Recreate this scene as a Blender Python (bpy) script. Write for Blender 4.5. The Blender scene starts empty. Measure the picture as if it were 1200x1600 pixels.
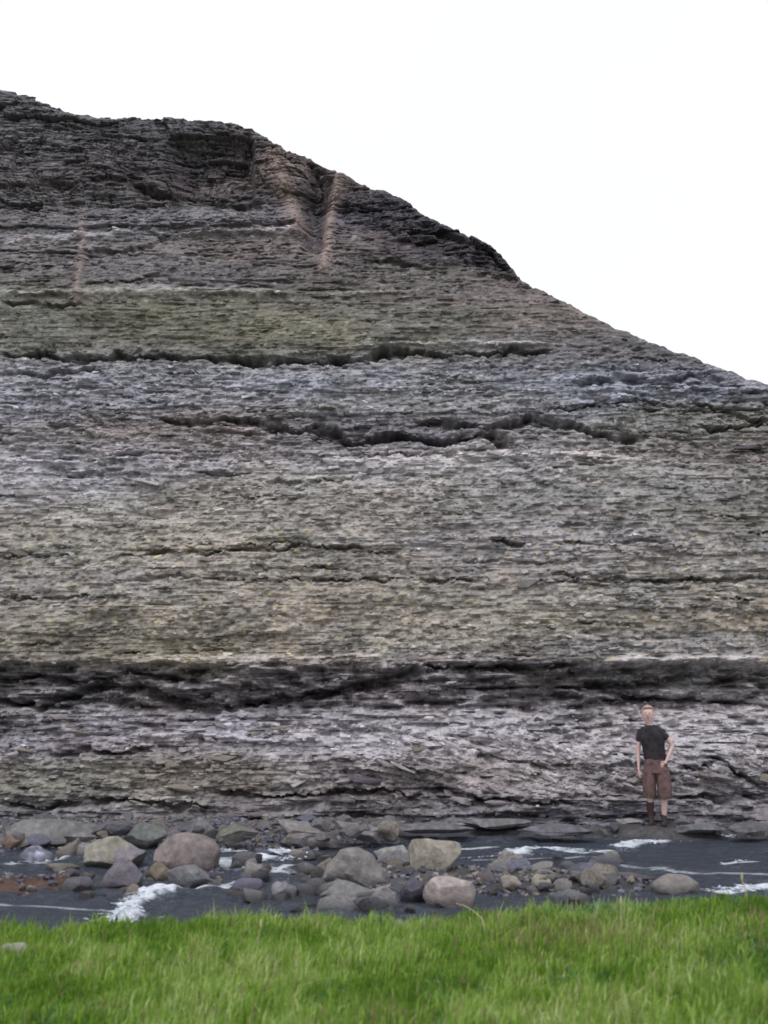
import bpy, bmesh, math, random
import numpy as np
from mathutils import Vector, Matrix

random.seed(7)
rng = np.random.default_rng(7)
scene = bpy.context.scene
COL = scene.collection

# ------------------------------------------------------------------ camera
F = 1716.0                                  # focal length in pixels of the 1200 x 1600 photograph
PITCH = math.atan(310 / F)
SP, CP = math.sin(PITCH), math.cos(PITCH)
CAMZ = 1.75
cam_data = bpy.data.cameras.new('camera')
cam = bpy.data.objects.new('camera', cam_data)
COL.objects.link(cam)
cam.location = (0, 0, CAMZ)
cam.rotation_euler = (math.pi / 2 + PITCH, 0, 0)
cam_data.sensor_fit = 'VERTICAL'
cam_data.sensor_height = 24
cam_data.lens = 24 * F / 1600
cam_data.clip_start = 0.05
cam_data.clip_end = 3000
scene.camera = cam
cam_data.dof.use_dof = True              # the snapshot is soft: focus fell beyond the cliff
cam_data.dof.focus_distance = 150
cam_data.dof.aperture_fstop = 1.7

# ------------------------------------------------------------------ overcast daylight
world = bpy.data.worlds.new('World')
scene.world = world
world.use_nodes = True
wn, wl = world.node_tree.nodes, world.node_tree.links
wn.clear()
wo = wn.new('ShaderNodeOutputWorld')
sky = wn.new('ShaderNodeTexSky'); sky.sky_type = 'NISHITA'; sky.sun_disc = False
sky.sun_elevation = math.radians(58); sky.sun_rotation = math.radians(155)
b1 = wn.new('ShaderNodeBackground'); b1.inputs['Strength'].default_value = 0.1
b2 = wn.new('ShaderNodeBackground')          # the bright cloud sheet
b2.inputs['Strength'].default_value = 1.12
tc = wn.new('ShaderNodeTexCoord'); cn = wn.new('ShaderNodeTexNoise'); cr = wn.new('ShaderNodeValToRGB')
cn.inputs['Scale'].default_value = 2.2; cn.inputs['Detail'].default_value = 4
cr.color_ramp.elements[0].position = 0.3; cr.color_ramp.elements[0].color = (0.95, 0.965, 1.0, 1)
cr.color_ramp.elements[1].position = 0.7; cr.color_ramp.elements[1].color = (1.0, 0.995, 0.99, 1)
wl.new(tc.outputs['Generated'], cn.inputs['Vector']); wl.new(cn.outputs['Fac'], cr.inputs['Fac'])
wl.new(cr.outputs['Color'], b2.inputs['Color']); wl.new(sky.outputs['Color'], b1.inputs['Color'])
mx = wn.new('ShaderNodeMixShader'); mx.inputs[0].default_value = 0.9
wl.new(b1.outputs[0], mx.inputs[1]); wl.new(b2.outputs[0], mx.inputs[2]); wl.new(mx.outputs[0], wo.inputs['Surface'])

sun_d = bpy.data.lights.new('sun', 'SUN')
sun_d.energy = 1.1; sun_d.angle = math.radians(22); sun_d.color = (1.0, 0.97, 0.93)
sun = bpy.data.objects.new('sun', sun_d); COL.objects.link(sun)
sun.rotation_euler = Vector((0.32, 0.55, -1.25)).to_track_quat('-Z', 'Y').to_euler()   # high, from behind the camera's left
scene.view_settings.view_transform = 'Standard'
scene.view_settings.look = 'None'
scene.view_settings.exposure = 0.0
scene.view_settings.gamma = 1.0

# ------------------------------------------------------------------ helpers
def ray(px, py):
    u = (px - 600) / F; v = (800 - py) / F
    return u, CP - v * SP, SP + v * CP

def G(px, py, z=0.0):
    """point of height z that the photograph shows at px, py (below the horizon)"""
    a, b, c = ray(px, py)
    t = (z - CAMZ) / c
    return Vector((a * t, b * t, z))

def atY(px, py, Y):
    a, b, c = ray(px, py); t = Y / b
    return Vector((a * t, Y, CAMZ + c * t))

def project(x, y, z):
    h = z - CAMZ
    d = y * CP + h * SP
    return 600 + F * x / d, 800 - F * (h * CP - y * SP) / d

def hash2(ix, iy, seed=0):
    h = (ix.astype(np.int64) * 374761393 + iy.astype(np.int64) * 668265263 + seed * 2147483647 + 1013904223) & 0xFFFFFFFF
    h = ((h ^ (h >> 13)) * 1274126177) & 0xFFFFFFFF
    h = ((h ^ (h >> 16)) * 2246822519) & 0xFFFFFFFF
    h = h ^ (h >> 15)
    return (h & 0xFFFFFF) / float(0xFFFFFF)

def vn(x, y, seed=0):
    x = np.asarray(x, float); y = np.asarray(y, float)
    ix = np.floor(x); iy = np.floor(y); fx = x - ix; fy = y - iy
    fx = fx * fx * (3 - 2 * fx); fy = fy * fy * (3 - 2 * fy)
    a = hash2(ix, iy, seed); b = hash2(ix + 1, iy, seed); c = hash2(ix, iy + 1, seed); d = hash2(ix + 1, iy + 1, seed)
    return ((a + (b - a) * fx) * (1 - fy) + (c + (d - c) * fx) * fy) * 2 - 1

def fbm(x, y, seed=0, o=4):
    s = 0; a = 0.55
    for k in range(o):
        s = s + a * vn(x * 2 ** k + 13.1 * k, y * 2 ** k + 7.7 * k, seed + k); a *= 0.5
    return s

def sm(a, b, t):
    t = np.clip((t - a) / (b - a), 0, 1)
    return t * t * (3 - 2 * t)

def s2l(c):
    c = np.asarray(c, float)
    c = c / 255.0
    return np.where(c <= 0.04045, c / 12.92, ((c + 0.055) / 1.055) ** 2.4)

def npmesh(name, V, Fc, colors=None, smooth=False):
    """V (n,3), Fc (m,3) or (m,4)"""
    me = bpy.data.meshes.new(name)
    n, k = Fc.shape
    me.vertices.add(len(V)); me.vertices.foreach_set('co', np.ascontiguousarray(V, dtype=np.float32).ravel())
    me.loops.add(n * k); me.loops.foreach_set('vertex_index', np.ascontiguousarray(Fc, dtype=np.int32).ravel())
    me.polygons.add(n); me.polygons.foreach_set('loop_start', np.arange(0, n * k, k, dtype=np.int32))
    try: me.polygons.foreach_set('loop_total', np.full(n, k, dtype=np.int32))
    except Exception: pass
    me.polygons.foreach_set('use_smooth', np.full(n, smooth, dtype=bool))
    if colors is not None:
        ca = me.color_attributes.new('tint', 'FLOAT_COLOR', 'POINT')
        c4 = np.ones((len(V), 4), dtype=np.float32); c4[:, :3] = colors
        ca.data.foreach_set('color', c4.ravel())
    me.update(calc_edges=True)
    return me

def link(name, me, mat=None, parent=None, label=None, cat=None, group=None, kind=None):
    o = bpy.data.objects.new(name, me)
    COL.objects.link(o)
    if me is not None and mat is not None and len(me.materials) == 0: me.materials.append(mat)
    if parent is not None: o.parent = parent
    if label: o['label'] = label
    if cat: o['category'] = cat
    if group: o['group'] = group
    if kind: o['kind'] = kind
    return o

def grid_faces(nr, nc):
    idx = np.arange(nr * nc).reshape(nr, nc)
    return np.stack([idx[:-1, :-1], idx[:-1, 1:], idx[1:, 1:], idx[1:, :-1]], -1).reshape(-1, 4)

# ------------------------------------------------------------------ materials
def new_mat(name):
    m = bpy.data.materials.new(name); m.use_nodes = True
    nt = m.node_tree; nt.nodes.clear()
    out = nt.nodes.new('ShaderNodeOutputMaterial')
    return m, nt.nodes, nt.links, out

def rock_mat(name, base=None, scale=14, var=0.45, bump=0.5, rough=0.85, stretch=(1, 1, 1), use_attr=True, spec=0.3, blotch=None, dist=0.02, waterline=False):
    m, n, l, out = new_mat(name)
    p = n.new('ShaderNodeBsdfPrincipled'); l.new(p.outputs[0], out.inputs['Surface'])
    g = n.new('ShaderNodeNewGeometry' if use_attr else 'ShaderNodeTexCoord')
    mp = n.new('ShaderNodeMapping'); mp.inputs['Scale'].default_value = stretch
    l.new(g.outputs['Position' if use_attr else 'Object'], mp.inputs['Vector'])
    n1 = n.new('ShaderNodeTexNoise'); n1.inputs['Scale'].default_value = scale; n1.inputs['Detail'].default_value = 6; n1.inputs['Roughness'].default_value = 0.65
    l.new(mp.outputs[0], n1.inputs['Vector'])
    r = n.new('ShaderNodeMapRange'); r.inputs['From Min'].default_value = 0.3; r.inputs['From Max'].default_value = 0.7
    r.inputs['To Min'].default_value = 1 - var; r.inputs['To Max'].default_value = 1 + var
    l.new(n1.outputs['Fac'], r.inputs['Value'])
    mul = n.new('ShaderNodeVectorMath'); mul.operation = 'SCALE'
    if use_attr:
        at = n.new('ShaderNodeAttribute'); at.attribute_name = 'tint'; l.new(at.outputs['Color'], mul.inputs[0])
    else:
        mul.inputs[0].default_value = base[:3]
        if blotch is not None:
            mixc = n.new('ShaderNodeMix'); mixc.data_type = 'RGBA'
            n3 = n.new('ShaderNodeTexNoise'); n3.inputs['Scale'].default_value = 5.0; n3.inputs['Detail'].default_value = 5
            l.new(mp.outputs[0], n3.inputs['Vector'])
            rr = n.new('ShaderNodeMapRange'); rr.inputs['From Min'].default_value = 0.48; rr.inputs['From Max'].default_value = 0.62
            l.new(n3.outputs['Fac'], rr.inputs['Value']); l.new(rr.outputs[0], mixc.inputs['Factor'])
            mixc.inputs['A'].default_value = (*base[:3], 1); mixc.inputs['B'].default_value = (*blotch[:3], 1)
            l.new(mixc.outputs['Result'], mul.inputs[0])
    l.new(r.outputs[0], mul.inputs['Scale'])
    if waterline:
        gg = n.new('ShaderNodeNewGeometry'); sx = n.new('ShaderNodeSeparateXYZ'); l.new(gg.outputs['Position'], sx.inputs[0])
        ad = n.new('ShaderNodeMath'); ad.operation = 'MULTIPLY_ADD'; l.new(n1.outputs['Fac'], ad.inputs[0]); ad.inputs[1].default_value = -.12; l.new(sx.outputs['Z'], ad.inputs[2])
        wr = n.new('ShaderNodeMapRange'); wr.inputs['From Min'].default_value = -.03; wr.inputs['From Max'].default_value = .03; wr.inputs['To Min'].default_value = .42; l.new(ad.outputs[0], wr.inputs['Value'])
        m2 = n.new('ShaderNodeVectorMath'); m2.operation = 'SCALE'; l.new(mul.outputs[0], m2.inputs[0]); l.new(wr.outputs[0], m2.inputs['Scale']); l.new(m2.outputs[0], p.inputs['Base Color'])
        rg = n.new('ShaderNodeMapRange'); rg.inputs['From Min'].default_value = .42; rg.inputs['From Max'].default_value = 1; rg.inputs['To Min'].default_value = .3; rg.inputs['To Max'].default_value = rough
        l.new(wr.outputs[0], rg.inputs['Value']); l.new(rg.outputs[0], p.inputs['Roughness'])
    else: l.new(mul.outputs[0], p.inputs['Base Color'])
    n2 = n.new('ShaderNodeTexNoise'); n2.inputs['Scale'].default_value = scale * 2.5; n2.inputs['Detail'].default_value = 5
    l.new(mp.outputs[0], n2.inputs['Vector'])
    b = n.new('ShaderNodeBump'); b.inputs['Strength'].default_value = bump; b.inputs['Distance'].default_value = dist
    l.new(n2.outputs['Fac'], b.inputs['Height']); l.new(b.outputs[0], p.inputs['Normal'])
    p.inputs['Roughness'].default_value = rough; p.inputs['Specular IOR Level'].default_value = spec
    return m

def plain(name, c, rough=0.8, var=0.15, scale=20, sheen=0):
    m = rock_mat(name, base=c, use_attr=False, scale=scale, var=var, bump=0.25, rough=rough)
    return m

M_CLIFF = rock_mat('layered_rock', scale=16, var=0.30, bump=0.45, stretch=(0.6, 0.6, 1.7))
M_SLAB = rock_mat('slab_rock', scale=18, var=0.25, bump=0.5, stretch=(0.6, 0.6, 1.6))
M_BED = rock_mat('riverbed_stone', scale=12, var=0.35, bump=0.7, rough=0.55, spec=0.5)
M_SOIL = rock_mat('soil', scale=9, var=0.3, bump=0.6)

# ------------------------------------------------------------------ the cliff surface
SIL = np.array([(-1600, -500), (-600, -30), (-300, 45), (-100, 110), (0, 140), (20, 143), (50, 155), (100, 176), (160, 186), (220, 187), (290, 186), (345, 191),
                (390, 202), (430, 222), (470, 243), (510, 258), (560, 285), (600, 297), (650, 328), (700, 356), (740, 373), (770, 389),
                (795, 413), (815, 440), (850, 455), (900, 480), (960, 513), (1000, 530), (1060, 553), (1140, 578), (1200, 606),
                (1300, 650), (1500, 740), (1900, 900), (2600, 1150)], float)
PROF = np.array([(-0.6, 16.1), (.05, 16.45), (.41, 16.62), (1.0, 16.8), (1.69, 17.15), (1.80, 17.46), (2.36, 17.54), (2.50, 17.24), (3.6, 17.5), (5, 17.95),
                 (7.5, 18.75), (9, 19.3), (10.5, 20.1), (12, 21.3), (14, 22.3), (17, 24.2), (24, 28)], float)

xs = np.concatenate([-8.6 - 0.1 * np.cumsum(1.08 ** np.arange(26))[::-1], np.arange(-8.6, 8.6, 0.0235), 8.6 + 0.1 * np.cumsum(1.08 ** np.arange(26))])
zs = np.concatenate([np.arange(-0.5, 2.7, 0.019), np.arange(2.7, 18.6, 0.0235)])
NX, NZ = len(xs), len(zs)

yb = np.interp(zs, PROF[:, 0], PROF[:, 1])
PX, PY = project(xs[None, :], yb[:, None], zs[:, None])
outside = PY < np.interp(PX, SIL[:, 0], SIL[:, 1])
outside[zs < 0.6] = False
Hc = np.array([zs[np.argmax(outside[:, i])] if outside[:, i].any() else zs[-1] for i in range(NX)])
kk = np.ones(5) / 5
Hc = np.convolve(np.pad(Hc, 2, 'edge'), kk, 'valid')
Hc = Hc + 0.05 * vn(xs * 2.3, xs * 0, 5) + 0.035 * vn(xs * 6.1, xs * 0, 6) + 0.02 * vn(xs * 15, xs * 0, 8)

Z = np.minimum(zs[:, None], Hc[None, :]); X = np.broadcast_to(xs[None, :], Z.shape)
Yb = np.interp(Z, PROF[:, 0], PROF[:, 1])
PX, PY = project(X, Yb, Z)

def bump_line(pts, thick, wob=0.0, seed=0, p=4):
    """1 on the line, falling to 0 thick px away"""
    a = np.array(pts, float)
    yl = np.interp(PX, a[:, 0], a[:, 1]) + wob * vn(PX / 23, PY * 0, seed) + wob * 0.6 * vn(PX / 7, PY * 0, seed + 1)
    m = sm(a[0, 0] - 12, a[0, 0] + 25, PX) * (1 - sm(a[-1, 0] - 25, a[-1, 0] + 12, PX))
    th = thick * (0.75 + 0.6 * vn(PX / 31, PY * 0, seed + 2) ** 1)
    th = np.maximum(th, thick * 0.25)
    return m * np.exp(-np.abs((PY - yl) / th) ** p)

def beds(tmin, tmax, seed, ampx, wscale):
    r = np.random.default_rng(seed)
    th = r.uniform(tmin, tmax, int(30 / tmin)); e = np.concatenate([[-2], -2 + np.cumsum(th)])
    w = Z + 0.16 * fbm(X / 3.1, Z / 2.3, seed + 10, 3) + wscale * fbm(X / 0.6, Z / 0.5, seed + 20, 3)
    # cross-bedded slabs dipping to the right in the pale lower bed
    dip = sm(480, 640, PX) * sm(1120, 1160, PY) * (1 - sm(1240, 1262, PY))
    w = w + 0.26 * (X) * dip
    i = np.clip(np.searchsorted(e, w) - 1, 0, len(th) - 1)
    f = (w - e[i]) / th[i]
    prot = hash2(i, i * 0 + seed, seed) * 2 - 1
    prot = 0.55 * prot + 0.75 * vn(X / ampx + i * 7.3, i * 3.1, seed + 3)
    edge = np.minimum(f, 1 - f) * th[i]
    wid = 0.10 + 0.5 * hash2(i, i * 0 + 5, seed + 4); wid = wid * (tmax / 0.12) ** 0.6
    u = X / wid + 10 * hash2(i, i * 0 + 9, seed + 5) + 0.35 * vn(X / wid * 0.7, i, seed + 8)
    c = np.floor(u); fu = np.minimum(u - c, 1 - (u - c)) * wid
    blk = hash2(c, i, seed + 6) * 2 - 1
    tone = hash2(c, i, seed + 7) * 2 - 1
    return prot, edge, blk, fu, tone, f

P1, E1, B1, U1, T1, f1 = beds(0.22, 0.62, 21, 2.4, 0.03)
P2, E2, B2, U2, T2, f2 = beds(0.045, 0.15, 22, 1.1, 0.03)
P3, E3, B3, U3, T3, f3 = beds(0.030, 0.070, 23, 0.5, 0.03)

# how strongly each zone of the face is bedded or crumbled into rubble
def zone(tab):
    a = np.array(tab, float); return np.interp(PY + 8 * fbm(X / 1.5, Z / 2, 91, 3), a[:, 0], a[:, 1])
ledge = zone([(140, .5), (300, .5), (325, .9), (360, .8), (455, .55), (480, .22), (540, .3), (560, .6), (640, .9), (700, 1.1), (730, .5), (1030, .5), (1045, 1.5), (1110, 1.5), (1130, .8), (1230, 1.2), (1300, 1.0)])
rub = zone([(140, .75), (330, .65), (450, .45), (560, .75), (640, .85), (700, .9), (740, .68), (860, .65), (1030, .68), (1050, .9), (1130, 1.1), (1200, .8), (1300, .7)])

def vline(pts, w):
    a = np.array(pts, float)   # (y, x)
    xl = np.interp(PY, a[:, 0], a[:, 1]) + 2.5 * vn(PY / 38, PX * 0, 77)
    m = sm(a[0, 0] - 8, a[0, 0] + 12, PY) * (1 - sm(a[-1, 0] - 12, a[-1, 0] + 8, PY))
    return m * np.exp(-((PX - xl) / w) ** 2)
gul = vline([(255, 500), (300, 497), (360, 488), (395, 492)], 18)
scree = np.maximum(vline([(262, 532), (320, 522), (380, 508), (430, 505)], 9), .8 * vline([(225, 424), (300, 450), (365, 472)], 17))
seam = vline([(335, 127), (400, 125), (445, 122), (480, 122)], 6)
sfl = np.clip(scree * 1.2 + seam * .8 + gul * .6, 0, 1)
ledge = ledge * (1 - .85 * sfl); rub = rub * (1 - .2 * sfl)
D = 0.24 * fbm(X / 3.4, Z / 1.6, 31, 4) + 0.07 * fbm(X / 0.9, Z / 0.5, 32, 3)
D = D + ledge * (0.085 * P1 + 0.03 * B1 - 0.06 * np.exp(-(E1 / 0.016) ** 2) * (0.5 + 0.5 * vn(X / 0.9, Z * 3, 41)))
gate = 0.55 + 0.45 * vn(X / 1.3, Z / 0.6, 42)
D = D + ledge * gate * (0.040 * P2 + 0.030 * B2 - 0.030 * np.exp(-(E2 / 0.010) ** 2) - 0.022 * np.exp(-(U2 / 0.010) ** 2))
D = D + rub * (0.018 * P3 + 0.022 * B3) + rub * 0.02 * fbm(X / 0.10, Z / 0.055, 43, 2) + rub * 0.016 * np.abs(vn(X / 0.16, Z / 0.07, 44))

smo = 1 - .6 * sm(445, 470, PY) * (1 - sm(535, 552, PY)) - .35 * (1 - sm(300, 330, PY))
D = D + smo * rub * 0.055 * sm(.2, .8, vn(X / .13 + .5 * Z, Z / .065, 45)) - smo * rub * 0.075 * sm(.30, .65, vn(X / .12, Z / .060, 46)) * (0.6 + .4 * vn(X / .8, Z / .5, 47))
dash = zone([(140, .8), (460, .8), (480, .3), (550, .3), (565, .8), (720, .8), (740, .25), (1030, .3), (1045, 1), (1300, .9)])
D = D - dash * 0.13 * sm(.42, .70, vn(X / .38, Z / .055, 48)) * sm(-.3, .3, vn(X / 1.6, Z / .5, 49))
dark_bed = sm(1028, 1045, PY) * (1 - sm(1105, 1125, PY))
D = D + dark_bed * (0.22 * vn(X / .42, Z / .085, 50) + 0.12 * vn(X / .2, Z / .05, 51) + .10 * sm(.1, .6, vn(X / .9, Z / .2, 52)))
foot = sm(1225, 1245, PY)
D = D + foot * (.12 * vn(X / .4, Z / .08, 53) + .05)
carves = [   # (points, half height px, depth m)
    ([(0, 551), (60, 556), (150, 561), (230, 556), (350, 556)], 5, .34),
    ([(340, 557), (420, 561), (480, 565), (560, 560), (620, 550), (665, 548)], 8, .48),
    ([(660, 552), (740, 552), (800, 548), (860, 553)], 4.5, .30),
    ([(0, 583), (60, 586), (120, 580), (160, 573)], 5, .20),
    ([(0, 477), (60, 476), (135, 482)], 4, .18),
    ([(120, 392), (180, 394), (230, 388), (265, 366)], 5, .22),
    ([(140, 447), (200, 443), (235, 432)], 4, .15),
    ([(200, 288), (250, 296), (300, 304), (350, 317), (405, 320)], 7, .40),
    ([(0, 290), (60, 292), (130, 285)], 6, .18),
    ([(300, 352), (400, 350), (470, 356)], 3, .12),
    ([(560, 412), (610, 410), (660, 416)], 4, .16),
    ([(640, 345), (700, 368), (760, 395), (800, 425)], 9, .25),
    ([(225, 650), (290, 656), (360, 652), (420, 662)], 5, .22),
    ([(410, 663), (470, 670), (510, 668), (545, 688), (620, 684), (690, 692), (755, 684), (800, 694)], 9, .45),
    ([(640, 662), (760, 668), (830, 660), (900, 668), (960, 690), (1005, 688)], 7, .35),
    ([(855, 640), (930, 634), (990, 626), (1050, 636)], 5, .25),
    ([(1080, 632), (1130, 640), (1175, 655), (1200, 660)], 6, .30),
    ([(900, 603), (960, 596), (1020, 602), (1080, 590), (1140, 600)], 5, .20),
    ([(1100, 668), (1160, 671), (1210, 664)], 5, .30),
    ([(560, 708), (640, 712), (720, 706)], 2.5, .14),
    ([(70, 733), (120, 740), (170, 736)], 4, .15), ([(290, 738), (350, 742), (400, 738)], 4, .15),
    ([(0, 868), (60, 868), (130, 874), (200, 864), (330, 862), (450, 856), (570, 855), (640, 858)], 3.2, .22),
    ([(760, 846), (880, 852), (1050, 850)], 3, .16),
    ([(200, 908), (330, 902), (500, 905), (690, 905), (760, 912)], 2.6, .14), ([(860, 895), (930, 905), (1040, 910), (1130, 907), (1200, 905)], 3, .18),
    ([(0, 932), (70, 934), (200, 928)], 2.6, .13),
    ([(620, 1037), (640, 1040), (760, 1046), (900, 1040)], 4, .3),
    ([(0, 1062), (60, 1058), (120, 1068), (200, 1052), (260, 1060), (330, 1052)], 7, .30),
    ([(0, 1095), (60, 1107), (100, 1092), (160, 1074), (230, 1078), (280, 1100), (330, 1107), (400, 1100), (480, 1088), (560, 1078), (620, 1060), (660, 1045)], 9, .45),
    ([(860, 1068), (960, 1070), (1080, 1064), (1200, 1058)], 7, .35), ([(940, 1092), (1080, 1096), (1200, 1098)], 5, .30),
    ([(0, 1255), (60, 1262), (140, 1256), (200, 1252), (260, 1262), (330, 1258)], 7, .30),
    ([(330, 1240), (430, 1248), (520, 1238), (600, 1234), (640, 1245), (690, 1234), (740, 1246), (850, 1256), (900, 1254)], 5, .30),
    ([(70, 1178), (140, 1172), (200, 1180), (235, 1172)], 6, .25),
    ([(560, 1188), (620, 1196), (680, 1210)], 3, .14), ([(740, 1178), (800, 1192), (860, 1206)], 3, .14), ([(880, 1172), (930, 1178), (975, 1192)], 3, .16),
    ([(1050, 1196), (1090, 1202), (1120, 1188)], 4, .2),
    ([(1110, 1182), (1150, 1205), (1205, 1236)], 5, .32), ([(1060, 1246), (1130, 1250), (1200, 1243)], 6, .30),
]
NCARVE = len(carves)
crng = np.random.default_rng(55)
for _ in range(42):                       # many short partings along the bedding
    yy0 = crng.uniform(590, 1030); x0_ = crng.uniform(-60, 1150); L_ = crng.uniform(40, 260)
    carves.append(([(x0_, yy0), (x0_ + L_ / 2, yy0 + crng.uniform(-4, 4)), (x0_ + L_, yy0 + crng.uniform(-6, 6))], crng.uniform(1.6, 2.8), crng.uniform(.08, .18)))
carve_tot = np.zeros_like(D)
for k, (pts, t, dep) in enumerate(carves):
    carve_tot = np.maximum(carve_tot, dep * bump_line(pts, t, wob=3.5, seed=200 + 5 * k) * (np.clip(.95 + .6 * vn(PX / 22, PY / 7, 900 + k), .35, 1.3) if t >= 4 else np.clip((.75 if k < NCARVE else .45) + .9 * vn(PX / 34, PY / 9, 900 + k), .0, 1.1)))
D = D - 1.05 * carve_tot
capy = np.interp(PX, [0, 400, 470, 560, 640, 720, 815, 1300], [322, 318, 300, 345, 385, 415, 448, 448])
cap = 1 - sm(-7, 9, PY - capy + 10 * vn(X / 1.1, Z * 0, 54))
u_ = X + .35 * vn(X / 1.1, Z / .8, 57) + .25 * Z; v_ = Z + .22 * vn(X / .9, Z / .7, 58)
for cw, ch, am, sd in ((1.15, .55, .15, 55), (.46, .24, .065, 56), (.20, .11, .03, 59)):
    bi = np.floor(v_ / ch); ui = u_ / cw + hash2(bi, bi * 0, sd) * 5
    D = D + cap * am * (hash2(np.floor(ui), bi, sd) * 2 - 1) - cap * .03 * (np.exp(-(np.minimum(v_ / ch - bi, 1 + bi - v_ / ch) * ch / .014) ** 2) + np.exp(-(np.minimum(ui % 1, 1 - ui % 1) * cw / .014) ** 2))
ridges = [([(0, 461), (120, 462), (250, 458), (460, 460)], 6, .14), ([(0, 372), (110, 370), (210, 360)], 6, .12), ([(270, 364), (380, 362), (480, 362)], 8, .14), ([(520, 462), (640, 458)], 4, .08), ([(560, 540), (700, 536), (860, 540)], 3, .08),
          ([(230, 1148), (300, 1146), (420, 1158), (500, 1150)], 6, .10), ([(520, 722), (700, 720), (850, 712), (1000, 722)], 8, .07),
          ([(950, 1030), (1080, 1028), (1210, 1030)], 6, .12), ([(220, 1026), (400, 1028), (600, 1024)], 5, .07), ([(0, 718), (60, 722), (120, 720)], 7, .08)]
pale = np.zeros_like(D)
for k, (pts, t, dep) in enumerate(ridges):
    b = bump_line(pts, t, wob=2.0, seed=500 + 5 * k, p=2)
    D = D + dep * b; pale = np.maximum(pale, b)
# gully with a scree streak, the rusty seam on the left and the notch in the caprock
D = D - 0.50 * gul
D = D + 0.14 * scree
D = D + 0.06 * seam
notch = sm(240, 300, PX) * (1 - sm(388, 400, PX)) * sm(208, 225, PY) * (1 - sm(300, 318, PY))
D = D - 0.45 * notch
D = D * (1 - 0.6 * sm(0.25, 0.0, Hc[None, :] - Z))
Y = Yb - D
Zj = Z + 0.006 * (hash2(np.floor(X * 50), np.floor(Z * 50), 3) - .5)
Xj = X + 0.012 * (hash2(np.floor(X * 51), np.floor(Z * 49), 4) - .5)

# colour of the rock, bed by bed, with lit ledge tops painted in
CP_ = np.array([
    (50, 170, 84, 82, 90), (150, 210, 84, 82, 90), (300, 250, 78, 71, 79), (100, 300, 80, 77, 82), (430, 260, 104, 90, 90), (600, 330, 70, 66, 80), (750, 400, 62, 54, 66),
    (250, 340, 96, 94, 101), (250, 420, 92, 88, 92), (420, 390, 98, 88, 88), (650, 430, 90, 85, 84), (250, 500, 98, 97, 80), (60, 510, 92, 92, 84), (450, 510, 102, 99, 82), (650, 500, 96, 94, 86),
    (900, 500, 104, 94, 92), (830, 470, 96, 86, 85), (1000, 545, 94, 92, 98), (100, 610, 112, 113, 124), (450, 600, 115, 117, 128), (700, 620, 114, 115, 120),
    (900, 610, 106, 111, 126), (1100, 600, 102, 104, 118), (1130, 650, 98, 98, 94), (600, 680, 94, 90, 98), (300, 670, 108, 100, 100), (1180, 700, 104, 99, 97), (100, 730, 128, 126, 134),
    (700, 722, 132, 128, 130), (400, 780, 122, 118, 112), (1000, 770, 112, 111, 110), (1150, 790, 100, 98, 94), (300, 850, 124, 118, 108), (60, 900, 114, 110, 106), (800, 850, 118, 114, 116),
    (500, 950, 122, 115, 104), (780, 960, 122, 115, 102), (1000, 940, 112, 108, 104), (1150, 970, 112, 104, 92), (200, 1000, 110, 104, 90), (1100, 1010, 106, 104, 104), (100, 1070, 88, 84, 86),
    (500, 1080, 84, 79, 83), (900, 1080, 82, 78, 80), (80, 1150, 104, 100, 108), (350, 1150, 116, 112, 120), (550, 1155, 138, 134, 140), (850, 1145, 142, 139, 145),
    (1100, 1140, 144, 140, 144), (650, 1215, 108, 102, 104), (900, 1215, 118, 112, 112), (80, 1215, 96, 95, 86), (300, 1215, 104, 98, 90), (1120, 1215, 112, 108, 112), (500, 1285, 92, 89, 94),
    (900, 1290, 80, 80, 90), (100, 1290, 96, 95, 100)], float)
def rock_colour(px, py):
    """smooth blend of the beds' own colours; much wider along a bed than across it"""
    px = np.clip(px, 0, 1200); py = np.clip(py, 150, 1300)
    sh = px.shape; px = px.ravel(); py = py.ravel()
    num = np.zeros((px.size, 3)); den = np.zeros(px.size)
    for a, b, r, g, bl in CP_:
        w = 1 / (((px - a) / 6.0) ** 2 + (py - b) ** 2 + 90) ** 1.8
        num += w[:, None] * s2l((r, g, bl)); den += w
    return (num / den[:, None]).reshape(*sh, 3)

pyw = PY + 14 * fbm(X / 1.1, Z / 0.6, 61, 3)
CP_[:, 2:] = CP_[:, 2:] * .62 + .38 * CP_[:, 2:].mean(1, keepdims=True)
CP_[:, 2:] *= np.clip(1 - .10 * (CP_[:, 1:2] < 560), 0, 1)
C = rock_colour(PX + 25 * vn(X * 2, Z * 2, 62), pyw)
ROCK_GAIN = 1.85
lum = 1 + 0.10 * T1 + 0.16 * T2 + 0.26 * T3 + 0.22 * (hash2(np.floor(X / .045 + Z * 9), np.floor(Z / .035), 67) - .5) * 2 + 0.14 * fbm(X / 0.5, Z / 0.12, 63, 3)
C = C * ROCK_GAIN * np.clip(lum, 0.35, 2)[..., None]
warm = 0.5 + 0.5 * vn(X / 0.7, Z / 0.25, 64)
C = C * (1 - .20 * cap * sm(60, 260, PX) - .06 * cap * sm(480, 560, PX))[..., None]
C = C * (1 + (warm[..., None] - .5) * np.array([0.06, 0.0, -0.05]))
spk = hash2(np.floor(X / 0.07 + Z * 3), np.floor(Z / 0.04), 65)      # scattered pale chips and yellow lichen
C = np.where((spk > 0.965)[..., None], C * 1.55, C)
C = np.where(((spk < 0.04) & (PY > 820) & (PY < 1040))[..., None], C * np.array([1.25, 1.15, .88]), C)
C = C * (1 + .6 * dark_bed * (hash2(np.floor(X / .16), np.floor(Z / .05), 66) > .6))[..., None] 
C = C * (1 + 1.0 * pale[..., None]) * np.array([1.03, 1.0, 1.03]) * (1 - .15 * gul)[..., None]  # ledge lines painted lighter, as if their tops caught the light
pinkc = s2l((112, 99, 96)) * ROCK_GAIN
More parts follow.
